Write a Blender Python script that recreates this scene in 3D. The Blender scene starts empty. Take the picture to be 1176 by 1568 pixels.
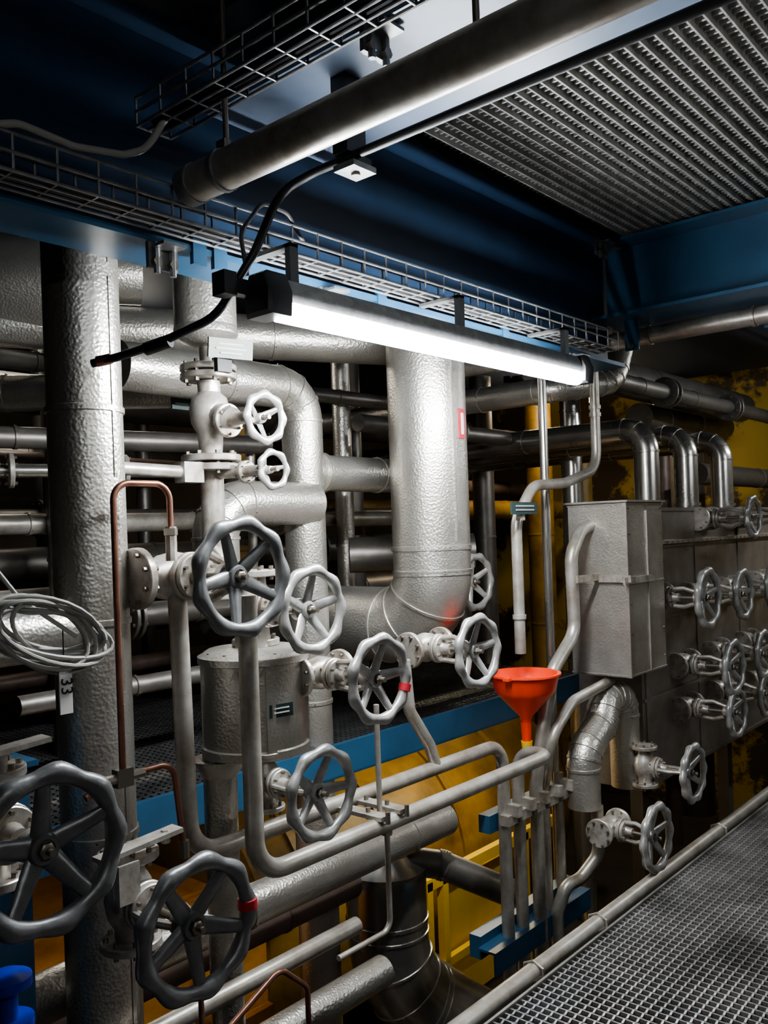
import bpy, math, random
from mathutils import Vector, Matrix
random.seed(7)
scn=bpy.context.scene
COL=scn.collection
# ------------------------------------------------------------------ materials
def mat(name,base,metal=0.0,rough=0.5,var=0.0,vscale=6.0,dark=None,bump=0.0,bscale=60.0,btype='NOISE',spec=None,rvar=0.0,p0=.35,p1=.65):
    m=bpy.data.materials.new(name);m.use_nodes=True
    nt=m.node_tree;N=nt.nodes;L=nt.links
    b=N['Principled BSDF']
    b.inputs['Base Color'].default_value=(*base,1);b.inputs['Metallic'].default_value=metal;b.inputs['Roughness'].default_value=rough
    if spec is not None:b.inputs['Specular IOR Level'].default_value=spec
    tc=N.new('ShaderNodeTexCoord')
    if var>0:
        n=N.new('ShaderNodeTexNoise');n.inputs['Scale'].default_value=vscale;n.inputs['Detail'].default_value=8;n.inputs['Roughness'].default_value=.65
        L.new(tc.outputs['Object'],n.inputs['Vector'])
        r=N.new('ShaderNodeValToRGB');r.color_ramp.elements[0].position=p0;r.color_ramp.elements[1].position=p1
        d=dark if dark else tuple(c*(1-var) for c in base)
        r.color_ramp.elements[0].color=(*d,1);r.color_ramp.elements[1].color=(*base,1)
        L.new(n.outputs['Fac'],r.inputs['Fac']);L.new(r.outputs['Color'],b.inputs['Base Color'])
        if rvar>0:
            mr=N.new('ShaderNodeMapRange');mr.inputs['To Min'].default_value=rough+rvar;mr.inputs['To Max'].default_value=max(.05,rough-rvar)
            L.new(n.outputs['Fac'],mr.inputs['Value']);L.new(mr.outputs['Result'],b.inputs['Roughness'])
    if bump>0:
        if btype=='VORONOI':
            t=N.new('ShaderNodeTexVoronoi');t.feature='SMOOTH_F1';t.inputs['Scale'].default_value=bscale;o=t.outputs['Distance']
        else:
            t=N.new('ShaderNodeTexNoise');t.inputs['Scale'].default_value=bscale;t.inputs['Detail'].default_value=4;o=t.outputs['Fac']
        L.new(tc.outputs['Object'],t.inputs['Vector'])
        bp=N.new('ShaderNodeBump');bp.inputs['Strength'].default_value=bump;bp.inputs['Distance'].default_value=.004
        L.new(o,bp.inputs['Height']);L.new(bp.outputs['Normal'],b.inputs['Normal'])
    return m
def emat(name,col,s):
    m=bpy.data.materials.new(name);m.use_nodes=True
    b=m.node_tree.nodes['Principled BSDF'];b.inputs['Base Color'].default_value=(*col,1)
    b.inputs['Emission Color'].default_value=(*col,1);b.inputs['Emission Strength'].default_value=s
    return m
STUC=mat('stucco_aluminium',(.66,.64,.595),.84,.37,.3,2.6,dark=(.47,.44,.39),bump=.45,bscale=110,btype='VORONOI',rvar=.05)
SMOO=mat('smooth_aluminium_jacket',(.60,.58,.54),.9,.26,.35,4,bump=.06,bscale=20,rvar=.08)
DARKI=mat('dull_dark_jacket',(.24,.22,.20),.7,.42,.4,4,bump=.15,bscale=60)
PAINT=mat('silver_paint_valve',(.62,.60,.56),.55,.38,.5,14,dark=(.30,.25,.20),bump=.2,bscale=45)
WHEEL=mat('silver_paint_handwheel',(.52,.52,.50),.5,.36,.3,20,dark=(.32,.31,.29),bump=.25,bscale=50)
WHEELD=mat('dark_silver_backlit_handwheel',(.23,.23,.23),.55,.36,.3,20,bump=.25,bscale=50)  # dark grey silver, with backlit shade put into the colour
PIPE=mat('silver_painted_pipe',(.52,.50,.455),.55,.38,.45,9,dark=(.32,.28,.23),bump=.12,bscale=60)
BROWN=mat('primer_brown_pipe',(.17,.12,.10),.3,.45,.4,8)
BLUE=mat('blue_steel_paint',(.032,.10,.185),.0,.38,.25,5,bump=.05,bscale=30)
NAVY=mat('navy_steel_paint',(.016,.038,.078),.0,.42,.3,4)
FLNG=mat('lit_blue_flange_paint',(.19,.24,.33),.0,.38,.2,4,bump=.08,bscale=40)  # blue beam paint lightened; lamp light on the flange put into the colour
COPP=mat('copper_tube',(.40,.20,.14),.8,.35,.4,12)
BLK=mat('black_rubber',(.014,.014,.015),0,.45)
CAB=mat('grey_cable_sheath',(.36,.35,.32),0,.5)
CABD=mat('dark_grey_cable_sheath',(.10,.10,.10),0,.5)
YEL=mat('ochre_yellow_paint',(.36,.21,.03),0,.45,.5,2.5,dark=(.14,.08,.015))
YELB=mat('bright_yellow_paint',(.80,.50,.03),0,.4,.15,3)
ORA=mat('orange_paint',(.50,.22,.03),0,.5,.4,3,dark=(.22,.09,.02))
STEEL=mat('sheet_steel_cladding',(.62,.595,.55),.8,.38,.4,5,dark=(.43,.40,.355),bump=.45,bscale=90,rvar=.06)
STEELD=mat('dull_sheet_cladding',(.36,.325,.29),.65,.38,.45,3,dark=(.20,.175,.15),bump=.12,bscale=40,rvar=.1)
RED=mat('orange_red_plastic',(.85,.06,.012),0,.32)
REDP=mat('red_paint',(.45,.03,.04),0,.4)
LAB=mat('label_plate',(.10,.12,.10),.1,.45)
LABD=mat('label_plate_dark',(.03,.05,.05),.1,.4)
WHT=mat('white_plastic',(.75,.74,.70),0,.4)
LGRY=mat('engraved_lettering_grey',(.35,.36,.34),0,.5)
GALV=mat('galvanised_steel',(.34,.34,.34),.7,.42,.35,25,bump=.2,bscale=80)
GRATC=mat('grating_galvanised',(.55,.54,.51),.45,.42,.4,18)
GRATF=mat('walkway_grating_steel',(.38,.36,.34),.55,.42,.6,3)
GRATP=mat('platform_grating_steel',(.13,.13,.13),.6,.45,.5,7)
CONC=mat('dirty_wall',(.09,.07,.05),0,.8,.5,1.2)
CEILM=mat('dark_ceiling',(.009,.014,.027),0,.6,.3,2)
WALLY=mat('ochre_wall_panel',(.60,.40,.06),0,.6,.7,.9,dark=(.10,.07,.04),p0=.50,p1=.54)
BOLT=mat('dull_bolt_steel',(.28,.25,.21),.8,.4)
CBLU=mat('cobalt_blue_plastic',(.01,.03,.35),0,.35)
# ------------------------------------------------------------------ builder
def perp(d):
    d=Vector(d).normalized();a=Vector((0,0,1)) if abs(d.z)<.9 else Vector((1,0,0))
    u=d.cross(a).normalized();return u,d.cross(u).normalized()
class B:
    def __init__(s):s.v=[];s.f=[];s.m=[];s.mats=[]
    def mi(s,m):
        if m not in s.mats:s.mats.append(m)
        return s.mats.index(m)
    def rings(s,rs,m,closed=False,caps=True):
        k=s.mi(m);n=len(rs[0]);b=len(s.v)
        for r in rs:s.v.extend(tuple(p) for p in r)
        c=len(rs)
        for i in range(c if closed else c-1):
            j=(i+1)%c
            for a in range(n):
                e=(a+1)%n
                s.f.append((b+i*n+a,b+i*n+e,b+j*n+e,b+j*n+a));s.m.append(k)
        if caps and not closed:
            s.f.append(tuple(b+a for a in range(n))[::-1]);s.m.append(k)
            s.f.append(tuple(b+(c-1)*n+a for a in range(n)));s.m.append(k)
    def lathe(s,o,d,prof,m,n=24,caps=True):
        o=Vector(o);d=Vector(d).normalized();u,w=perp(d)
        s.rings([[o+d*h+(u*math.cos(2*math.pi*a/n)+w*math.sin(2*math.pi*a/n))*max(r,.0005) for a in range(n)] for h,r in prof],m,caps=caps)
    def cyl(s,p,q,r,m,n=16,r2=None):
        p=Vector(p);q=Vector(q);s.lathe(p,q-p,[(0,r),((q-p).length,r if r2 is None else r2)],m,n)
    def tube(s,path,r,m,n=16):
        P=[Vector(p) for p in path];c=len(P)
        T=[((P[min(i+1,c-1)]-P[max(i-1,0)]).normalized()) for i in range(c)]
        u,_=perp(T[0]);rs=[]
        for i in range(c):
            u=(u-T[i]*u.dot(T[i])).normalized();w=T[i].cross(u)
            rs.append([P[i]+(u*math.cos(2*math.pi*a/n)+w*math.sin(2*math.pi*a/n))*r for a in range(n)])
        s.rings(rs,m)
    def box(s,c,sz,m,rot=None):
        k=s.mi(m);b=len(s.v);c=Vector(c)
        for x in(-.5,.5):
            for y in(-.5,.5):
                for z in(-.5,.5):
                    p=Vector((x*sz[0],y*sz[1],z*sz[2]))
                    if rot is not None:p=rot@p
                    s.v.append(tuple(c+p))
        for f in((0,1,3,2),(4,6,7,5),(0,4,5,1),(2,3,7,6),(0,2,6,4),(1,5,7,3)):
            s.f.append(tuple(b+i for i in f));s.m.append(k)
    def bx(s,x0,x1,y0,y1,z0,z1,m):
        s.box(((x0+x1)/2,(y0+y1)/2,(z0+z1)/2),(x1-x0,y1-y0,z1-z0),m)
    def bolts(s,o,d,R,n,m,h=.012,r=.008):
        o=Vector(o);d=Vector(d).normalized();u,w=perp(d)
        for i in range(n):
            t=2*math.pi*(i+.5)/n;p=o+(u*math.cos(t)+w*math.sin(t))*R
            s.cyl(p-d*h,p+d*h,r,m,6)
    def flange(s,o,d,R,th,m,nb=8):
        o=Vector(o);d=Vector(d).normalized()
        e=.003
        s.lathe(o-d*(th/2),d,[(0,R-e),(e,R),(th-e,R),(th,R-e)],m,28)
        s.bolts(o,d,R*.8,nb,BOLT,th/2+.012,R*.085)
    def wheel(s,c,R,m,phase=0.,spokes=5,minor=.016,lobes=10,mark=None):
        c=Vector(c);n=96;nm=14;rs=[]
        for i in range(n):
            t=2*math.pi*i/n;l=math.cos(lobes*t);l=l*(1-.35*(1-abs(l)))
            rr=minor*(1+.15*l);cr=R-minor+minor*.14*l
            d=Vector((math.cos(t),0,math.sin(t)))
            rs.append([c+d*(cr+rr*math.cos(2*math.pi*a/nm))+Vector((0,rr*.9*math.sin(2*math.pi*a/nm),0)) for a in range(nm)])
        s.rings(rs,m,closed=True)
        hub=c+Vector((0,.03,0));h=R*.20
        s.lathe(hub+Vector((0,.03,0)),(0,-1,0),[(0,h*.8),(.01,h),(.042,h),(.050,h*.86),(.051,h*.62),(.046,h*.60)],m,24)
        s.lathe(hub+Vector((0,-.016,0)),(0,-1,0),[(0,h*.5),(.014,h*.5),(.017,h*.38)],BOLT,6)
        s.cyl(hub+Vector((0,-.03,0)),hub+Vector((0,-.052,0)),.008,BOLT,10)
        for i in range(spokes):
            t=phase+2*math.pi*i/spokes;d=Vector((math.cos(t),0,math.sin(t)));sd=Vector((-math.sin(t),0,math.cos(t)))
            rs=[]
            for f in(0,.35,.7,1.):
                p=hub+(c-hub)*f+d*(.02+(R-minor*1.5-.02)*f);wd=.023*(1-.36*f)*(R/.16);tk=.010*(R/.16)
                rs.append([p+sd*(wd*math.cos(2*math.pi*a/10))+Vector((0,tk*math.sin(2*math.pi*a/10),0)) for a in range(10)])
            s.rings(rs,m)
        if mark:
            t=mark;d=Vector((math.cos(t),0,math.sin(t)));sd=Vector((-math.sin(t),0,math.cos(t)))
            s.cyl(c+d*(R-minor)-sd*.012,c+d*(R-minor)+sd*.012,minor*1.18,REDP,14)
    def finish(s,name,parent=None,smooth=True,ang=38):
        me=bpy.data.meshes.new(name);me.from_pydata(s.v,[],s.f)
        for m in s.mats:me.materials.append(m)
        me.polygons.foreach_set('material_index',s.m)
        if smooth:
            me.polygons.foreach_set('use_smooth',[True]*len(s.f));me.set_sharp_from_angle(angle=math.radians(ang))
        me.update()
        o=bpy.data.objects.new(name,me);COL.objects.link(o)
        if parent:o.parent=parent
        return o
def fillet(pts,r,seg=10):
    P=[]
    for p in pts:
        p=Vector(p)
        if not P or (p-P[-1]).length>1e-5:P.append(p)
    out=[P[0]];marks=[]
    for i in range(1,len(P)-1):
        a=(P[i-1]-P[i]);b=(P[i+1]-P[i]);la,lb=a.length,b.length;a.normalize();b.normalize()
        th=math.pi-a.angle(b)
        if th<.02:out.append(P[i]);continue
        t=min(r*math.tan(th/2),.48*la,.48*lb);rr=t/math.tan(th/2)
        cen=P[i]+(a+b).normalized()*(rr/math.cos(th/2))
        p0=P[i]+a*t;p1=P[i]+b*t;v0=p0-cen;v1=p1-cen;ax=v0.cross(v1).normalized();an=v0.angle(v1)
        arc=[cen+Matrix.Rotation(an*k/seg,3,ax)@v0 for k in range(seg+1)]
        out+=arc
        for k in(0,seg//3,2*seg//3,seg):
            tg=(Matrix.Rotation(an*k/seg,3,ax)@(-a));marks.append((arc[k],tg.normalized()))
    out.append(P[-1]);return out,marks
def band(b,p,t,r,m,n,w=.010):
    b.lathe(p-t*w,t,[(0,r+.0005),(.002,r+.005),(2*w-.002,r+.005),(2*w,r+.0005)],m,n)
    u,v=perp(t)
    for k in range(3):
        an=k*2.1+.6;q=p+(u*math.cos(an)+v*math.sin(an))*(r+.005);o=(u*math.cos(an)+v*math.sin(an))
        b.cyl(q,q+o*.003,.004,BOLT,6)
def ipipe(b,pts,r,m,bend=None,step=.95,n=40,bands=True):
    path,marks=fillet(pts,bend if bend else r*1.6,12)
    b.tube(path,r,m,n)
    if bands:
        for p,t in marks:band(b,p,t,r,m,n,.008)
        for i in range(len(pts)-1):
            p=Vector(pts[i]);q=Vector(pts[i+1]);L=(q-p).length
            if L<1e-5:continue
            d=(q-p).normalized();x=step*.55
            while x<L-.25:
                band(b,p+d*x,d,r,m,n);x+=step
def pipe(name,pts,r,m,bend=None,n=18,insul=False,step=.95):
    b=B()
    if insul:ipipe(b,pts,r,m,bend,step)
    else:
        path,_=fillet(pts,bend if bend else r*3,9);b.tube(path,r,m,n)
    return b.finish(name)
def valve(name,body,R,yw,axis='Z',s=1.,phase=.3,wm=None,mark=None,spokes=5,lobes=10,minor=None):
    b=B();x,y,z=body;O=Vector(body)
    ax=Vector((0,0,1)) if axis=='Z' else Vector((1,0,0))
    L=.115*s
    b.lathe(O-ax*L,ax,[(0,.04*s),(L*.35,.042*s),(L*.6,.058*s),(L,.066*s),(L*1.4,.058*s),(L*1.65,.042*s),(2*L,.04*s)],PAINT,28)
    b.flange(O-ax*L,ax,.080*s,.022*s,PAINT,8);b.flange(O+ax*L,ax,.080*s,.022*s,PAINT,8)
    D=Vector((0,-1,0));T=y-yw
    b0=min(.075*s,T*.35)
    b.lathe(O,D,[(0,.05*s),(b0,.046*s)],PAINT,24)
    b.flange(O+D*b0,D,.064*s,.02*s,PAINT,6);b.flange(O+D*(b0+.02*s),D,.060*s,.016*s,PAINT,6)
    e=T*.80
    b.lathe(O+D*b0,D,[(0,.034*s),(.05*s,.024*s),(.07*s,.024*s)],PAINT,16)
    for sg in(-1,1):
        sd=Vector((sg,0,0)) if axis=='Z' else Vector((0,0,sg))
        p=O+D*(b0+.02)+sd*.048*s;q=O+D*e+sd*.030*s
        mid=(p+q)/2+sd*.014*s
        b.tube([p,mid,q],.012*s,PAINT,8)
    b.lathe(O+D*(e-.012),D,[(0,.036*s),(.024,.036*s)],PAINT,18)
    b.cyl(O,O+D*T,.010*s,BOLT,12)
    b.wheel((x,yw,z),R,wm or WHEEL,phase,spokes,minor or (.0195*R/.16),lobes,mark)
    return b.finish(name)
# ------------------------------------------------------------------ room shell
def slab(name,x0,x1,y0,y1,z0,z1,m):
    b=B();b.bx(x0,x1,y0,y1,z0,z1,m);return b.finish(name,smooth=False)
slab('floor',-2,10.2,-3,8,-3.5,-3.4,CONC)
slab('ceiling',-2,10.2,-3,8,2.7,2.8,CEILM)
slab('wall_back',-2,10.2,8,8.1,-3.5,2.8,CONC)
slab('wall_front',-2,10.2,-3.1,-3,-3.5,2.8,CONC)
slab('wall_right',10.2,10.3,-3,8,-3.5,2.8,WALLY)
slab('wall_left',-2.1,-2,-3,8,-3.5,2.8,CONC)
# ------------------------------------------------------------------ gratings
def grating(x0,x1,y0,y1,z,m,sp=.034,h=.03,th=.004,csp=.034,tooth=.017,serr=True,cz=.014,cw=.005):
    b=B();k=b.mi(m);ny=int((y1-y0)/sp)
    for i in range(ny+1):
        y=y0+i*sp
        if serr:
            n=int((x1-x0)/tooth);base=len(b.v)
            for j in range(n+1):
                x=x0+j*tooth;zz=z-(.006 if j%2 else 0)
                for yy in(y-th/2,y+th/2):
                    b.v.append((x,yy,zz));b.v.append((x,yy,z-h))
            for j in range(n):
                a=base+4*j;c=a+4
                b.f+= [(a,c,c+1,a+1),(a+2,a+3,c+3,c+2),(a,a+2,c+2,c),(a+1,c+1,c+3,a+3)];b.m+=[k]*4
        else:b.bx(x0,x1,y-th/2,y+th/2,z-h,z,m)
    nx=int((x1-x0)/csp)
    for i in range(nx+1):
        x=x0+i*csp;b.bx(x-cw/2,x+cw/2,y0,y1,z-cz,z-.001,m)
    return b
g=grating(.2,9.2,-1.2,1.64,-1.6,GRATF,th=.007,cw=.007)
g.bx(.2,9.2,1.64,1.65,-1.64,-1.59,GRATF)
g.finish('walkway_grating',smooth=False)
b=B();b.bx(.2,9.2,1.50,1.64,-1.82,-1.645,BLUE);b.bx(.2,9.2,-1.2,-1.1,-1.82,-1.645,BLUE)
for x in(1,2.8,4.6,6.4,8.2):b.bx(x,x+.08,-1.1,1.5,-1.8,-1.65,BLUE)
for x in(.6,3.0,8.4):b.bx(x,x+.1,1.52,1.62,-3.4,-1.8,BLUE)
b.finish('walkway_support_frame',smooth=False)
b=B();ipipe(b,[(2.0,1.74,-1.63),(9,1.74,-1.63)],.032,PIPE,bands=False)
for x in(2.75,3.25,4.6,6.2):
    b.box((x,1.74,-1.66),(.05,.13,.012),PIPE);b.tube([(x,1.70,-1.66),(x,1.702,-1.61),(x,1.74,-1.592),(x,1.778,-1.61),(x,1.78,-1.66)],.006,PIPE,8)
    b.cyl((x,1.74,-1.66),(x,1.74,-1.80),.012,PIPE)
b.finish('edge_drain_pipe')
g=grating(1.97,4.02,-1.2,1.88,1.415,GRATC,sp=.046,h=.040,th=.006,csp=.030,serr=True,tooth=.015,cz=.022,cw=.008)
g.finish('overhead_grating',smooth=False)
g=grating(4.20,8,-1.2,1.88,1.415,GRATC,sp=.046,h=.040,th=.006,csp=.030,serr=False,cz=.022);g.finish('overhead_grating',smooth=False)
slab('upper_floor_plate',1.97,8,-1.2,1.9,1.60,1.62,CEILM)
b=B()
b.bx(.2,4.04,2.0,2.012,.79,1.36,NAVY);b.bx(.2,4.04,1.91,2.10,.772,.79,BLUE);b.bx(.2,9,1.90,2.10,1.36,1.372,NAVY)
for x in(1.45,1.52,2.2,2.95):b.bx(x,x+.045,1.905,1.92,.74,.83,BLUE)
b.finish('main_steel_beam',smooth=False)
b=B()
b.bx(1.50,1.95,-1.5,1.89,1.15,1.17,FLNG);b.bx(1.70,1.715,-1.5,1.89,1.17,1.40,FLNG);b.bx(1.50,1.95,-1.5,1.89,1.40,1.41,NAVY)
b.finish('cross_steel_beam',smooth=False)
b=B()
b.bx(3.86,4.22,-1.5,1.99,.985,1.0,BLUE);b.bx(4.03,4.045,-1.5,1.99,1.0,1.35,BLUE);b.bx(3.90,4.18,-1.5,1.89,1.35,1.365,BLUE)
b.bx(3.84,4.24,1.0,1.012,.90,1.35,BLUE);b.bx(4.2,6.5,1.0,1.3,.88,.90,BLUE)
b.box((4.0,1.85,.92),(.01,.07,.16),BLUE);b.cyl((3.99,1.85,.86),(3.97,1.85,.86),.012,BOLT)
b.finish('cross_steel_beam',smooth=False)
b=B()
b.bx(-1.5,1.72,-1.5,6,1.62,1.66,CEILM)
for x in(.1,.8):b.bx(x,x+.12,-1.5,6,1.42,1.62,CEILM)
b.bx(-1.5,1.7,2.9,3.1,1.3,1.6,CEILM)
b.finish('upper_deck_plate',smooth=False)
slab('upper_deck_plate_rear',1.72,9,2.13,7.9,1.5,1.55,CEILM)
b=B();b.tube([(1.34,1.76,.875),(1.34,-1.5,.875)],.046,PIPE,28)
b.cyl((1.34,1.77,.875),(1.34,1.73,.875),.049,GALV,28);b.cyl((1.34,1.64,.875),(1.34,1.625,.875),.050,GALV,28)
b.box((1.34,1.63,.93),(.02,.03,.03),BOLT)
for y in(1.62,.9,0):b.cyl((1.34,y,.9),(1.34,y,1.6),.007,BOLT)
b.finish('overhead_conduit_pipe')
b=B();b.tube(fillet([(1.62,-1.5,.945),(1.62,1.60,.945),(1.60,1.72,.92),(1.53,1.75,.75),(1.45,1.82,.58),(1.39,2.0,.53),(1.335,2.10,.505),(1.29,2.16,.49)],.10)[0],.0115,BLK,12)
b.cyl((1.405,1.96,.535),(1.375,2.03,.52),.018,BLK);b.cyl((1.325,2.12,.502),(1.30,2.15,.495),.015,COPP)
b.finish('power_cable')
b=B();b.bx(1.60,1.67,1.47,1.52,.955,1.15,BLK);b.bx(1.605,1.69,1.455,1.525,.915,.93,GALV);b.bx(1.64,1.69,1.47,1.515,.93,.955,BLK);b.cyl((1.65,1.49,.916),(1.65,1.49,.908),.012,BOLT)
b.finish('conduit_hanger_bracket')
b=B();b.tube(fillet([(1.52,1.77,.69),(1.50,1.77,.80),(1.58,1.77,.90),(1.68,1.78,.90),(1.78,1.82,.85)],.06)[0],.006,CABD,8);b.finish('lamp_supply_cable')
def tray(p,q,w,h,m=GALV):
    p=Vector(p);q=Vector(q);d=(q-p).normalized();L=(q-p).length;sd=Vector((-d.y,d.x,0));up=Vector((0,0,1));b=B();r=.0038
    for a,c in((-.5,0),(-.17,0),(.17,0),(.5,0),(-.5,.5),(.5,.5),(-.5,1),(.5,1)):
        o=sd*(a*w)+up*(c*h);b.cyl(p+o,q+o,r*1.15,m,8)
    n=int(L/.1)
    for i in range(n+1):
        c=p+d*(i*L/n)
        b.tube([c-sd*w/2+up*h,c-sd*w/2,c+sd*w/2,c+sd*w/2+up*h],r,m,8)
    return b
b=tray((.80,1.84,.795),(3.72,1.84,.795),.10,.08)
for y,z in((1.82,.805),(1.85,.805),(1.87,.807)):b.tube([(.8,y,z),(2,y+.005,z),(3.72,y,z)],.008,BLK,8)
b.finish('wire_cable_tray')
b=tray((1.32,1.88,1.04),(1.32,-1.5,1.04),.10,.07)
for x in(1.30,1.33):b.tube([(x,1.85,1.05),(x,-1.5,1.05)],.008,BLK,8)
b.finish('wire_cable_tray')
b=B();b.tube(fillet([(1.31,1.80,1.06),(1.27,1.84,.97),(1.19,1.82,.925),(1.05,1.80,.895),(.92,1.80,.905),(.83,1.80,.87),(.78,1.80,.78)],.08)[0],.009,CAB,10);b.finish('grey_cable')
for (x,y,z) in((1.52,1.30,1.12),(1.36,1.92,.74),(1.98,1.92,.74),(3.55,1.92,.74),(3.80,1.9,1.30)):
    b=B();b.box((x,y,z),(.09,.012,.07),GALV);b.box((x,y-.03,z+.02),(.07,.06,.008),GALV)
    for dx in(-.025,.025):b.cyl((x+dx,y-.012,z-.05),(x+dx,y-.012,z+.03),.009,GALV,8);b.cyl((x+dx,y-.02,z-.02),(x+dx,y+.012,z-.02),.014,BOLT,6)
    b.finish('beam_clamp')
# ------------------------------------------------------------------ linear lamps: main tube and added fill lamps
def lamp(x0,x1,y,z,strength,col=(.93,.97,1.0),mounts=True):
    TUBE=emat('led_diffuser',col,strength)
    E=bpy.data.objects.new('main_or_fill_lamp',None);COL.objects.link(E);E.location=((x0+x1)/2,y,z)
    n=16;b=B();cx=(x0+x1)/2
    b.rings([[Vector((x-cx,.034*math.cos(2*math.pi*a/n),.029*math.sin(2*math.pi*a/n))) for a in range(n)] for x in(x0,x1)],TUBE);b.finish('diffuser',E)
    b=B();h=[(-.026,.022),(-.030,.04),(-.026,.065),(-.012,.085),(.012,.085),(.026,.065),(.030,.04),(.026,.022),(.015,.026),(-.015,.026)]
    X0=x0-cx;X1=x1-cx
    b.rings([[Vector((x,yy,zz)) for yy,zz in h] for x in(X0-.01,X1+.01)],GALV)
    for a0,a1 in((X0-.075,X0+.004),(X1-.004,X1+.05)):
        b.rings([[Vector((x,yy*sc,.04+(zz-.04)*sc)) for yy,zz in [(-.050,-.024),(-.054,.04),(-.032,.090),(.032,.090),(.054,.04),(.050,-.024)]] for x,sc in((a0,.85),(a0+.01,1),(a1-.005,1),(a1,.97))],BLK)
    b.bx(X0-.15,X0-.07,.02,.05,.03,.07,BLK);b.bx(X0-.17,X0-.13,.01,.06,.02,.08,BLK)
    if mounts:
        for x in(X0+.04,0,X1-.1):b.bx(x,x+.03,-.010,.010,.08,.19,CABD);b.bx(x,x+.03,-.010,.16,.18,.19,CABD)
    b.finish('housing',E)
lamp(1.58,3.19,1.72,.598,120)
lamp(-.6,.9,-.95,1.0,20)  # added fill lamp behind the camera, out of view
lamp(4.1,5.6,-.85,.95,36)  # added fill lamp for front light on the valves, out of view
lamp(6.6,8.1,.9,1.15,65)  # added fill lamp beyond the right edge, brightens the manifold wheels
lamp(2.0,3.4,4.9,1.25,17,(1,.93,.82))  # added warm fill for the rear bay
lamp(6.9,8.3,4.3,1.30,45,(1,.86,.62))  # added warm fill for the far right background
lamp(3.85,5.1,3.1,-1.125,24,(1,.86,.6),False)  # added fill hidden behind the platform edge, brightens the yellow pit
lamp(1.6,2.4,3.1,-1.125,8,(1,.9,.75),False)  # weaker added fill hidden under the platform on the left
# ------------------------------------------------------------------ insulated pipes
b=B();ipipe(b,[(1.375,2.35,1.35),(1.375,2.35,-3.3)],.108,STUC,step=.62)
for z in range(8):b.box((1.375+.03,2.35-.105,1.1-z*.62),(.010,.006,.58),STUC)
b.finish('insulated_riser_pipe')
b=B();b.cyl((1.945,2.5,1.45),(1.945,2.5,.75),.11,STUC,40);b.lathe((1.945,2.5,.75),(0,0,-1),[(0,.11),(.01,.113),(.03,.113),(.05,.09),(.07,.045)],STUC,36);b.finish('insulated_pipe_stub')
b=B();ipipe(b,[(1.9,3.0,.69),(2.88,3.0,.69),(2.88,3.0,-3.3)],.097,STUC,.15)
ipipe(b,[(2.88,3,.30),(3.9,3.0,.30)],.088,STUC);b.cyl((2.97,3,.30),(3.0,3,.30),.100,STUC,36)
ipipe(b,[(2.88,2.95,.15),(2.31,2.95,.15),(2.31,2.95,-.25)],.098,STUC,.15);b.finish('insulated_branch_pipe')
b=B();ipipe(b,[(3.33,2.6,1.45),(3.33,2.6,-.46),(3.33,4.2,-.46)],.188,STUC,.27,step=3)
band(b,Vector((3.33,2.6,-.08)),Vector((0,0,1)),.189,STUC,48,.012)
b.box((3.29,2.6-.186,.5),(.010,.008,1.1),STUC)
rz=Matrix.Rotation(math.radians(5),3,'Z')
b.box((3.35,2.6-.189,.50),(.050,.006,.14),REDP,rz);b.box((3.35,2.6-.192,.50),(.020,.006,.10),WHT,rz)
b.finish('large_insulated_elbow_pipe')
pipe('insulated_header_pipe',[(.6,2.55,-1.37),(3.3,2.55,-1.37)],.075,STUC,insul=True)
pipe('insulated_header_pipe',[(1.0,2.8,-1.60),(2.9,2.8,-1.60)],.07,BROWN,insul=True)
pipe('insulated_header_pipe',[(.9,2.2,-1.42),(2.3,2.2,-1.42)],.03,PIPE)
pipe('insulated_header_pipe',[(.9,2.35,-1.75),(2.6,2.35,-1.75)],.06,STUC,insul=True)
pipe('insulated_inlet_pipe',[(.5,2.35,-.25),(1.3,2.35,-.25)],.078,STUC,insul=True,step=.4)
pipe('insulated_inlet_pipe',[(.90,2.2,-.34),(.90,2.2,-.60)],.055,STUC,insul=True)
b=B();ipipe(b,[(3.14,2.8,-1.62),(3.14,2.8,-2.15),(3.85,2.45,-2.75)],.195,SMOO,.5,step=.4);b.lathe((3.14,2.8,-1.62),(0,0,1),[(0,.195),(.02,.2),(.05,.14),(.08,.11),(.14,.11)],SMOO,40)
ipipe(b,[(3.14,2.8,-1.56),(3.35,2.62,-1.62),(3.62,2.35,-1.80)],.068,DARKI);b.finish('metal_clad_elbow_duct')
# ------------------------------------------------------------------ filter vessel
b=B();X,Y=1.9,2.25
b.lathe((X,Y,-.71),(0,0,1),[(0,.165),(.004,.178),(.03,.178),(.034,.170),(.30,.170),(.304,.183),(.325,.183),(.33,.172),(.345,.15),(.348,.06),(.45,.055)],STUC,48)
for t in(.4,2.2,4.3,5.6):
    b.box((X+.172*math.cos(t),Y+.172*math.sin(t),-.55),(.012,.03,.3),STUC,Matrix.Rotation(t,3,'Z'))
b.bolts((X,Y,-.385),(0,0,1),.155,12,BOLT,.015,.008)
b.lathe((X-.1,Y+.07,-.72),(0,0,-1),[(0,.09),(.03,.075),(.06,.056)],STUC,28);b.cyl((X-.1,Y+.07,-.70),(X-.1,Y+.07,-2.8),.055,STUC,28)
b.cyl((X-.1,Y+.07,-1.02),(X-.1,Y+.07,-1.0),.062,STUC,28)
a=math.radians(-102);rt=Matrix.Rotation(a+math.pi/2,3,'Z')
b.box((X+.172*math.cos(a),Y+.172*math.sin(a),-.55),(.085,.006,.042),LABD,rt)
for dz in(.008,-.006):b.box((X+.1755*math.cos(a),Y+.1755*math.sin(a),-.55+dz),(.055,.004,.004),WHT,rt)
b.finish('insulated_strainer_vessel')
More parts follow.
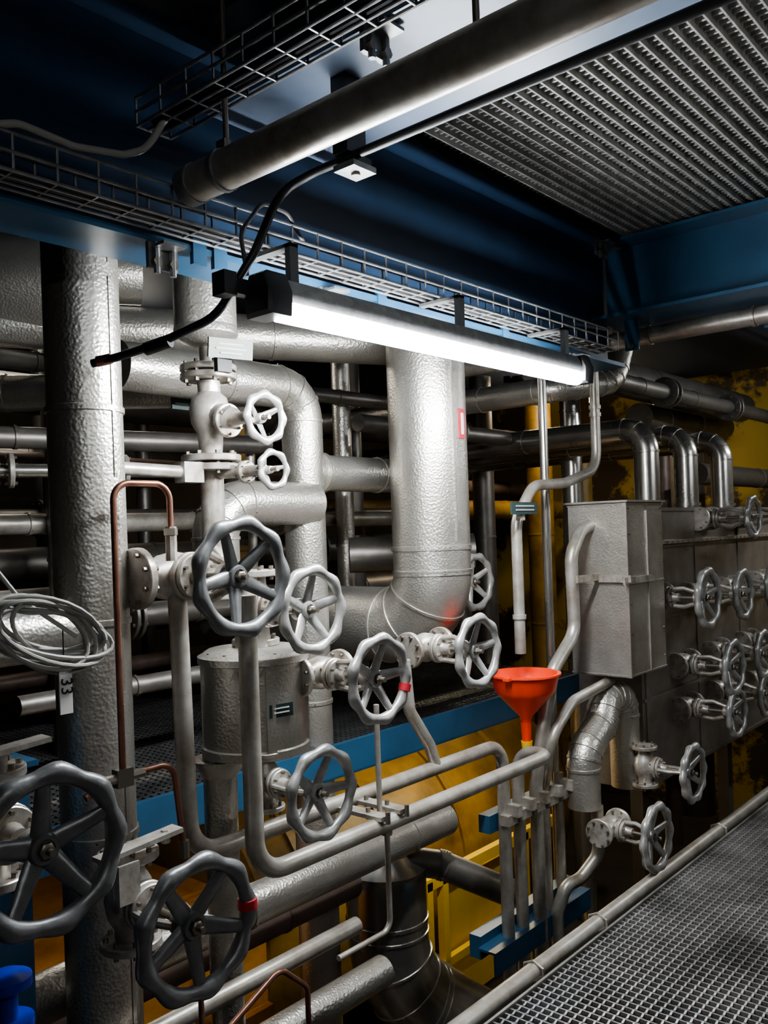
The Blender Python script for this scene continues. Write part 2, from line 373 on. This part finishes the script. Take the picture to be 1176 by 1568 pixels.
# ------------------------------------------------------------------ valve stack
b=B();X,Y=1.95,2.5
b.cyl((X,Y,.70),(X,Y,.61),.03,PAINT)
b.flange((X,Y,.605),(0,0,1),.1,.022,PAINT);b.flange((X,Y,.575),(0,0,1),.1,.022,PAINT)
b.lathe((X,Y,.56),(0,0,-1),[(0,.04),(.04,.04),(.06,.062),(.10,.072),(.15,.066),(.19,.045),(.26,.04)],PAINT,28)
b.flange((X,Y,.285),(0,0,1),.105,.024,PAINT);b.flange((X,Y,.252),(0,0,1),.105,.024,PAINT)
b.cyl((X,Y,.24),(X,Y,-.1),.042,PAINT)
b.cyl((X,Y,.45),(X,2.38,.41),.045,PAINT);b.flange((X,2.40,.41),(0,1,0),.06,.02,PAINT,6);b.cyl((X,2.4,.41),(X,2.27,.41),.022,PAINT)
b.wheel((X+.03,2.24,.405),.092,WHEEL,.5,3,.014,8)
b.cyl((X,2.5,.23),(X+.05,2.27,.23),.02,PAINT);b.flange((X+.04,2.36,.23),(0,1,0),.04,.02,PAINT,6);b.wheel((X+.06,2.24,.23),.07,WHEEL,.2,3,.011,7)
b.box((X-.12,2.47,.23),(.08,.06,.07),PAINT);b.cyl((X-.1,2.47,.23),(X-.55,2.47,.24),.022,PAINT)
b.finish('flanged_gate_valve')
# ------------------------------------------------------------------ valves
valve('handwheel_valve',(1.60,2.25,-.11),.172,1.93,'X',1.15,.75,WHEELD,lobes=9)
valve('handwheel_valve',(1.93,2.27,-.235),.142,1.99,'Z',1.0,.25,lobes=9)
valve('handwheel_valve',(2.08,2.12,-.465),.145,1.85,'X',.85,.1,mark=-.35,lobes=9)
valve('handwheel_valve',(2.78,2.22,-.47),.145,1.96,'X',.9,.2,lobes=9)
valve('handwheel_valve',(3.72,2.85,-.27),.15,2.62,'Z',.9,.5)
valve('handwheel_valve',(1.84,2.14,-.775),.143,1.885,'Z',.75,.0,lobes=9)
valve('handwheel_valve',(1.28,2.05,-.94),.176,1.755,'Z',1.0,.95,WHEELD,mark=.05,lobes=9)
valve('handwheel_valve',(.93,2.08,-.66),.185,1.80,'Z',1.1,.35,WHEELD,lobes=9)
valve('handwheel_valve',(3.84,1.98,-1.45),.16,1.74,'X',.85,.3)
valve('handwheel_valve',(4.34,2.02,-1.27),.15,1.76,'Z',.85,.6)
for x,z,r in((4.67,-.41,.165),(5.21,-.43,.15),(5.76,-.43,.15),(6.4,-.43,.15),(5.02,-.83,.16),(5.53,-.82,.15),(6.1,-.82,.15),(5.04,-1.09,.145),(5.56,-1.07,.14),(6.2,-1.1,.14),(5.43,.02,.13),(5.97,.02,.13)):
    valve('manifold_valve',(x,2.075,z),r,1.78,'X',.95,random.random(),lobes=9)
b=B();R_=Matrix.Rotation(math.radians(-4),3,'Y')
b.box((1.27,1.98,-.78),(.24,.05,.012),PAINT,R_);b.cyl((1.20,1.98,-.78),(1.20,1.98,-.9),.012,PAINT)
for x in(1.19,1.35):b.cyl((x,1.98,-.80),(x,1.98,-.765),.012,PAINT,6)
b.box((1.22,1.98,-.86),(.06,.06,.10),PAINT)
b.finish('valve_position_lever')
b=B();b.box((.93,2.0,-.47),(.22,.05,.012),PAINT,R_);b.cyl((.93,2.0,-.47),(.93,2.02,-.6),.014,PAINT);b.finish('valve_position_lever')
# ------------------------------------------------------------------ small pipes
pipe('drain_pipe',[(1.67,2.0,-.17),(1.67,2.0,-1.0),(3.36,2.0,-1.0),(3.40,2.2,-1.02),(3.40,2.2,-3.0)],.029,PIPE,.11)
pipe('drain_pipe',[(1.585,2.22,-.15),(1.585,2.2,-.96),(3.28,2.2,-.96),(3.28,2.2,-3.0)],.029,PIPE,.11)
pipe('branch_drain_pipe',[(2.80,2.2,-.96),(2.76,2.2,-.86),(2.64,2.2,-.70),(2.62,2.2,-.5)],.024,PIPE,.08)
b=B();b.tube([(2.28,2.05,-.6),(2.28,2.05,-.98)],.010,PIPE,10);b.tube(fillet([(2.28,2.02,-1.0),(2.28,2.02,-1.38),(2.02,2.02,-1.38)],.04)[0],.010,PIPE,10)
b.lathe((2.28,2.02,-1.02),(0,0,-1),[(0,.02),(.03,.02)],PAINT,6);b.finish('thin_drain_tube')
b=B();
for x in(2.22,2.32):
    b.box((x,2.1,-.968),(.05,.26,.014),PAINT)
    for yy in(1.96,2.05,2.15,2.24):b.cyl((x,yy,-.985),(x,yy,-.945),.009,BOLT,6)
b.finish('pipe_clamp_pair')
b=B();b.tube(fillet([(1.52,2.15,-.02),(1.52,2.15,.165),(1.335,2.15,.165),(1.335,2.15,-.66)],.05)[0],.0095,COPP,10)
b.cyl((1.52,2.15,.04),(1.52,2.15,-.06),.017,PAINT,8);b.cyl((1.52,2.15,.015),(1.52,2.15,.035),.02,BOLT,6)
b.box((1.335,2.15,-.65),(.05,.03,.05),BOLT);b.cyl((1.28,2.15,-.65),(1.40,2.15,-.65),.014,BOLT,8)
b.tube(fillet([(1.22,2.15,-.68),(1.30,2.15,-.65),(1.50,2.15,-.645),(1.53,2.15,-.92)],.05)[0],.0095,COPP,10)
b.cyl((1.53,2.15,-.88),(1.53,2.15,-.93),.015,BOLT,8)
b.tube([(1.46,2.0,-1.02),(1.46,2.0,-1.7)],.0085,COPP,10);b.cyl((1.46,2.0,-1.38),(1.46,2.0,-1.43),.014,BOLT,8)
b.finish('copper_impulse_tube')
b=B()
b.tube(fillet([(1.2,2.0,-1.55),(1.75,2.0,-1.30),(1.86,2.0,-1.40),(1.86,2.0,-1.9)],.05)[0],.009,COPP,10)
b.tube(fillet([(1.1,2.05,-1.62),(1.6,2.05,-1.42),(1.72,2.05,-1.50),(1.72,2.05,-1.9)],.05)[0],.009,COPP,10);b.finish('copper_sampling_tube')
pipe('vertical_vent_pipe',[(3.90,2.3,.95),(3.90,2.3,-2.8)],.022,SMOO)
b=B();b.tube(fillet([(4.27,2.2,.95),(4.27,2.2,.30),(3.93,2.2,.22),(3.62,2.2,.20),(3.46,2.2,.04),(3.46,2.2,-.58)],.13)[0],.026,PIPE,18)
for z in(.62,.58,-.42):b.cyl((4.27 if z>0 else 3.46,2.2,z),(4.27 if z>0 else 3.46,2.2,z+.02),.032,PIPE)
b.finish('trap_discharge_pipe')
b=B();b.tube(fillet([(4.08,2.15,0.0),(3.98,2.15,-.02),(3.87,2.15,-.14),(3.88,2.15,-.53),(3.66,2.15,-.68),(3.55,2.15,-.95),(3.52,2.18,-1.2),(3.52,2.18,-3)],.12)[0],.032,PIPE,18)
b.box((3.95,2.10,-.26),(.24,.012,.035),PAINT);b.box((4.18,1.94,-.28),(.34,.012,.035),PAINT);b.box((4.05,2.02,-.27),(.012,.20,.035),PAINT)
b.finish('overflow_pipe')
pipe('condensate_pipe',[(4.15,2.1,-.80),(3.75,2.1,-.84),(3.52,2.1,-.98),(3.62,2.2,-1.25),(3.64,2.2,-3)],.026,PIPE,.15)
b=B();ipipe(b,[(3.83,2.1,-1.37),(3.83,2.1,-1.11),(4.03,2.1,-1.0),(4.12,2.12,-.88),(4.36,2.14,-.92),(4.37,2.14,-1.4)],.08,STUC,.12,step=9);b.finish('insulated_return_bend')
b=B();b.tube(fillet([(3.86,2.05,-1.36),(3.86,2.05,-1.60),(3.76,2.1,-1.70),(3.66,2.12,-1.70),(3.60,2.14,-1.82),(3.60,2.14,-3.0)],.09)[0],.030,PIPE,16);b.finish('condensate_outlet_pipe')
pipe('rack_vertical_pipe',[(3.76,2.2,-1.2),(3.76,2.2,-3)],.024,PIPE)
b=B()
b.bx(3.22,3.95,2.24,2.30,-1.36,-1.28,BLUE);b.bx(3.12,3.95,2.24,2.30,-1.88,-1.78,BLUE);b.bx(3.10,3.95,2.16,2.24,-1.83,-1.82,BLUE);b.bx(3.10,3.95,2.15,2.16,-1.92,-1.82,BLUE)
for x in(3.28,3.40,3.52,3.64,3.76):
    b.box((x,2.17,-1.29),(.10,.05,.045),PAINT);b.box((x,2.15,-1.25),(.035,.07,.05),PAINT);b.cyl((x+.035,2.14,-1.31),(x+.035,2.14,-1.24),.009,BOLT,6)
b.finish('pipe_rack')
b=B();X,Y=3.47,2.19
b.lathe((X,Y,-.90),(0,0,1),[(0,.022),(.03,.03),(.13,.125),(.15,.140),(.22,.155),(.222,.168),(.230,.168),(.230,.150),(.152,.134),(.13,.118),(.035,.022),(0,.018)],RED,48,caps=False)
b.lathe((X,Y,-.90),(0,0,-1),[(0,.026),(.03,.024),(.10,.020)],RED,24);b.lathe((X,Y,-.985),(0,0,-1),[(0,.027),(.05,.022),(.12,.018)],YELB,24)
b.box((X-.17,Y-.02,-.675),(.04,.03,.012),RED)
b.finish('drain_funnel')
# ------------------------------------------------------------------ cabinet
b=B();b.bx(4.07,4.5,1.95,2.27,-.765,.115,STEEL)
for z in(.10,-.30,-.76):b.bx(4.066,4.5,1.945,2.274,z,z+.006,STEEL)
b.bx(4.062,4.072,1.942,1.962,-.765,.12,STEEL);b.bx(4.05,4.51,1.93,2.29,.112,.122,STEEL)
b.bx(4.30,4.306,1.944,1.95,-.76,.11,STEEL)
for z in(-.7,-.55,-.4,-.2,-.05,.08):
    b.cyl((4.10,1.95,z),(4.10,1.945,z),.004,BOLT,8);b.cyl((4.48,1.95,z),(4.48,1.945,z),.004,BOLT,8)
b.finish('sheet_metal_valve_box',smooth=False)
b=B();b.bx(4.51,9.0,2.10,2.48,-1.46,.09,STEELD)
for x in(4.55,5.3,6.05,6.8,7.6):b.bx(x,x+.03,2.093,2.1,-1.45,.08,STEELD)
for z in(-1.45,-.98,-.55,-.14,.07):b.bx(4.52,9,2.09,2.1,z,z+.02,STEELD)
b.bx(4.52,9,2.07,2.11,-.12,-.10,STEEL)
for i in range(60):b.cyl((4.55+i*.075,2.09,-.11),(4.55+i*.075,2.065,-.11),.008,STEEL,6)
for x in(4.9,6.3,7.7):b.bx(x,x+.08,2.3,2.38,-3.4,-1.46,CONC)
b.finish('clad_heat_exchanger',smooth=False)
for x in(5.2,5.82,6.48):
    b=B();ipipe(b,[(x,5.5,.59),(x,2.34,.59),(x,2.34,.1)],.078,SMOO,.14,step=.9);b.cyl((x,2.34,.11),(x,2.34,.13),.09,SMOO,28);b.finish('metal_clad_outlet_pipe')
b=B();ipipe(b,[(4.5,5.5,.80),(4.5,2.55,.80),(4.9,2.4,.86),(5.15,2.4,1.3)],.075,STUC,.2);b.finish('dark_header_pipe')
pipe('insulated_ceiling_pipe',[(4.15,3.5,.93),(4.15,2.1,.93),(4.15,.9,.93),(4.2,.6,.93)],.042,PIPE,insul=True,step=.5)
# label plates
b=B();rt=Matrix.Rotation(-.25,3,'Z')@Matrix.Rotation(.15,3,'X')
b.box((1.89,2.30,.635),(.16,.010,.065),LAB,rt);b.box((1.88,2.33,.59),(.06,.02,.06),BLK);b.cyl((1.88,2.33,.6),(1.94,2.47,.66),.008,BOLT)
for dz,w in((.014,.09),(-.002,.11),(-.017,.08)):b.box((1.888,2.2935,.635+dz),(w,.004,.005),LGRY,rt)
b.finish('valve_name_plate')
b=B();b.box((3.42,2.13,.09),(.21,.01,.055),LABD)
for dz in(.010,-.008):b.box((3.42,2.124,.09+dz),(.15,.004,.006),LGRY)
b.box((3.42,2.15,.06),(.03,.03,.05),PAINT);b.finish('valve_name_plate')
b=B();b.box((2.34,3.2,.60),(.10,.01,.05),LABD);b.box((2.34,3.194,.60),(.07,.004,.008),LGRY);b.finish('pipe_name_plate')
def text(s,loc,size,m,parent):
    c=bpy.data.curves.new('lettering','FONT');c.body=s;c.size=size;c.align_x='CENTER';c.align_y='CENTER';c.extrude=.0006;c.materials.append(m)
    o=bpy.data.objects.new('lettering',c);COL.objects.link(o);o.location=loc
    o.parent=parent;return o
b=B();b.box((1.055,1.93,-.345),(.032,.004,.11),WHT);b.cyl((1.055,1.935,-.29),(1.055,1.935,-.2),.0015,BLK,6);tg=b.finish('numbered_tag')
t=text('33',(1.055,1.9265,-.335),.042,BLK,tg);t.rotation_euler=(math.radians(90),math.radians(90),0)
b=B()
for i in range(10):
    ph=random.random()*6;rx=.125+random.uniform(-.03,.03);rz=.07+random.uniform(-.02,.025);cx=1.01+random.uniform(-.02,.02);cz=-.20+random.uniform(-.02,.02);cy=1.93+random.uniform(-.02,.02);tl=random.uniform(-.02,.05)
    P=[Vector((cx+rx*math.cos(t*.2618),cy+tl*math.cos(t*.2618+ph),cz+rz*math.sin(t*.2618)+.04*math.cos(t*.2618)*-1)) for t in range(25)]
    b.tube(P,.0055,CAB,8)
b.tube(fillet([(.80,1.95,.35),(.84,1.95,-.05),(.93,1.93,-.15),(1.05,1.92,-.16)],.12)[0],.0055,CAB,8)
b.tube(fillet([(.86,1.96,.35),(.87,1.95,-.0),(.95,1.93,-.12),(1.08,1.92,-.22)],.12)[0],.0055,CAB,8)
b.finish('coiled_cable')
b=B();b.bx(.98,1.11,2.24,2.36,-3.4,-.58,BLUE);b.bx(.96,1.13,2.22,2.38,-.58,-.565,BLUE);b.finish('blue_steel_post',smooth=False)
b=B();X,Y=.86,1.86
b.lathe((X,Y,-1.15),(0,0,1),[(0,.055),(.012,.055),(.013,.035),(.05,.03),(.10,.03),(.101,.05),(.115,.05)],WHT,28)
b.lathe((X,Y,-1.03),(0,0,1),[(0,.052),(.02,.052)],CBLU,28);b.lathe((X,Y,-1.19),(0,0,1),[(0,.06),(.02,.06)],CBLU,28);b.lathe((X,Y,-.95),(0,0,1),[(0,.03),(.01,.05),(.03,.05),(.04,.03)],CBLU,28)
b.cyl((X,Y,-.95),(X,Y,-1.10),.02,CBLU);b.cyl((X,Y,-1.15),(X,Y,-3.3),.03,BLUE);b.finish('blue_capped_fitting')
# ------------------------------------------------------------------ mid platform
g=grating(.5,5.4,2.92,5.5,-1.0,GRATP,serr=False,sp=.036,csp=.036);g.finish('service_platform_grating',smooth=False)
b=B();b.bx(.5,5.4,2.88,2.91,-1.14,-.985,BLUE);b.bx(.5,5.4,2.88,2.96,-1.14,-1.13,BLUE)
for x in(1.0,2.5,3.6,5.2):b.bx(x,x+.07,3.15,5.5,-1.15,-1.04,BLUE);b.bx(x,x+.09,5.3,5.4,-3.4,-1.1,BLUE)
b.finish('service_platform_frame',smooth=False)
b=B();b.lathe((2.9,4.35,-2.25),(1,0,0),[(0,.3),(.06,.6),(.15,.8),(.3,.87),(3.2,.87),(3.35,.8),(3.44,.6),(3.5,.3)],YEL,64)
for x in(3.3,4.0,4.7,5.4):b.cyl((x,4.35,-2.25),(x+.05,4.35,-2.25),.89,YEL,64)
b.bx(3.2,3.4,4.0,4.7,-3.4,-2.9,YEL);b.bx(5.3,5.5,4.0,4.7,-3.4,-2.9,YEL)
b.finish('yellow_condensate_tank')
b=B()
for x in(3.95,4.10,5.0):b.bx(x,x+.05,3.2,3.25,-3.4,-2.05,YELB)
b.bx(3.9,5.4,3.2,3.25,-2.10,-2.03,YELB);b.bx(3.9,5.4,3.2,3.24,-2.6,-2.55,YELB);b.bx(3.6,5.4,3.0,3.4,-3.4,-3.3,YELB);b.bx(4.2,4.9,3.26,3.28,-2.9,-2.15,YELB);b.finish('yellow_ladder_frame',smooth=False)
b=B();b.bx(1.6,2.72,3.2,4.6,-3.35,-1.75,ORA);b.bx(1.6,2.72,3.16,3.2,-2.3,-2.2,ORA);b.bx(2.3,2.36,3.15,3.2,-3.3,-1.8,ORA);b.finish('orange_pump_casing',smooth=False)
# ------------------------------------------------------------------ background pipework
def bg(pts,r,m,name='background_pipe',fl=False):
    b=B();ipipe(b,pts,r,m,r*1.7)
    if fl:
        p=Vector(pts[0]);q=Vector(pts[-1]);d=(q-p).normalized()
        for t in(.25,.27,.6,.62):b.flange(p.lerp(q,t),d,r*1.9,.02,m,8)
    return b.finish(name)
bg([(1.7,4.02,1.02),(3.6,2.98,1.0)],.11,STUC)
bg([(1.5,4.25,1.3),(2.5,3.72,1.32)],.15,STUC)
b=B();b.lathe((2.15,3.75,1.20),(.75,-.65,0),[(-.3,.24),(.0,.24),(.08,.22),(.14,.16),(.17,.08),(.18,.01)],STUC,40);b.finish('vessel_dished_end')
bg([(1.6,4.4,.72),(2.75,3.1,.70)],.085,STUC)
bg([(1.4,3.98,.49),(3.2,3.6,.50)],.05,DARKI)
b=B();b.cyl((1.4,3.5,.30),(2.4,3.14,.30),.028,SMOO,20)
for t in(.2,.26,.62,.68):
    p=Vector((1.4,3.5,.30)).lerp(Vector((2.4,3.14,.30)),t);b.flange(p,(1,-.36,0),.07,.02,PAINT)
b.finish('flanged_background_pipe')
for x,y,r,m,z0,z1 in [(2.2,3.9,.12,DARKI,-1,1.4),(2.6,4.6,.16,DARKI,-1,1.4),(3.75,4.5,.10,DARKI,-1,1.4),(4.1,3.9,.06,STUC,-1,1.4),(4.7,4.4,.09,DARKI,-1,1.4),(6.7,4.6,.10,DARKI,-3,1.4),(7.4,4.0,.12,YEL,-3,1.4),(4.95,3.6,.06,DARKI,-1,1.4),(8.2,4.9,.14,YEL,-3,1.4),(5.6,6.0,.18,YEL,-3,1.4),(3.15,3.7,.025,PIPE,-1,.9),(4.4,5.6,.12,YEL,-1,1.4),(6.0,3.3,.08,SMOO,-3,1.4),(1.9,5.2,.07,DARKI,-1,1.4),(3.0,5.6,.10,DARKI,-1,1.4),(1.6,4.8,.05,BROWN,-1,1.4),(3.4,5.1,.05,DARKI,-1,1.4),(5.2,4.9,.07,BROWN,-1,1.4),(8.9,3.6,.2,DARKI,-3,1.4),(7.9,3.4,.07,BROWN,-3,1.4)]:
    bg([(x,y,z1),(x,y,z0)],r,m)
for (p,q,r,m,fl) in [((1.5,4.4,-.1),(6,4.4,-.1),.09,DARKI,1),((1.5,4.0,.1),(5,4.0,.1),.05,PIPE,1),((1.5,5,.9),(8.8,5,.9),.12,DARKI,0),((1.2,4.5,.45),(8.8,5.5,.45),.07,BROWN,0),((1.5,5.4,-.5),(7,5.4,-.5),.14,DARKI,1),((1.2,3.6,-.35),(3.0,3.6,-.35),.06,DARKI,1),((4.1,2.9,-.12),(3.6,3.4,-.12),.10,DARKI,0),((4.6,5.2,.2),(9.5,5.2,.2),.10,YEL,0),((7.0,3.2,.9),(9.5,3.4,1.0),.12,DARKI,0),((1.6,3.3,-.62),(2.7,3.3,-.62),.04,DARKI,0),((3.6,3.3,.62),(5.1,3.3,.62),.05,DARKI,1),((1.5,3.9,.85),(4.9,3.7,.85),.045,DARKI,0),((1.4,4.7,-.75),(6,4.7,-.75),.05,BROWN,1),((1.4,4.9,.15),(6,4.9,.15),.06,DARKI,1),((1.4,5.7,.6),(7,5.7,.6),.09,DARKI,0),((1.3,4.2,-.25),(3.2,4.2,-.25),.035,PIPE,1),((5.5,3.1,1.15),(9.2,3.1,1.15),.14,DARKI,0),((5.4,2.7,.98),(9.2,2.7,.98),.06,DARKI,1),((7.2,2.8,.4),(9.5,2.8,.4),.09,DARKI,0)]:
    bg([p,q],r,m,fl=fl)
for x,y,z in((3.35,4.1,.45),(3.35,4.15,-.28)):
    b=B();b.lathe((x,y,z),(0,0,1),[(0,.0),(.0,.13),(.02,.14),(.05,.14),(.055,.13),(.2,.13),(.205,.14),(.23,.14),(.24,.05)],YEL,32);b.cyl((x,y,z+.2),(x,y,z+.4),.03,BOLT);b.finish('brass_pump_housing')
w=bpy.data.worlds.new('plant_world');scn.world=w;w.use_nodes=True
w.node_tree.nodes['Background'].inputs['Color'].default_value=(.5,.6,.8,1);w.node_tree.nodes['Background'].inputs['Strength'].default_value=.02
# ------------------------------------------------------------------ camera
cam=bpy.data.cameras.new('camera');co=bpy.data.objects.new('camera',cam);COL.objects.link(co);scn.camera=co
th=math.atan(1167/1340);S=math.sin(th);C=math.cos(th);r2=math.radians(2);s2,c2=math.sin(r2),math.cos(r2)
F=Vector((C,S,0));R=Vector((S,-C,0));Z=Vector((0,0,1))
Rp=R*c2-Z*s2;Up=R*s2+Z*c2
M=Matrix((Rp,Up,-F)).transposed().to_4x4();co.matrix_world=M
cam.sensor_fit='AUTO';cam.sensor_width=36;cam.lens=1340/1568*36;cam.shift_y=32/1568;cam.clip_start=.05
scn.view_settings.look='AgX - Medium High Contrast';scn.view_settings.exposure=.85
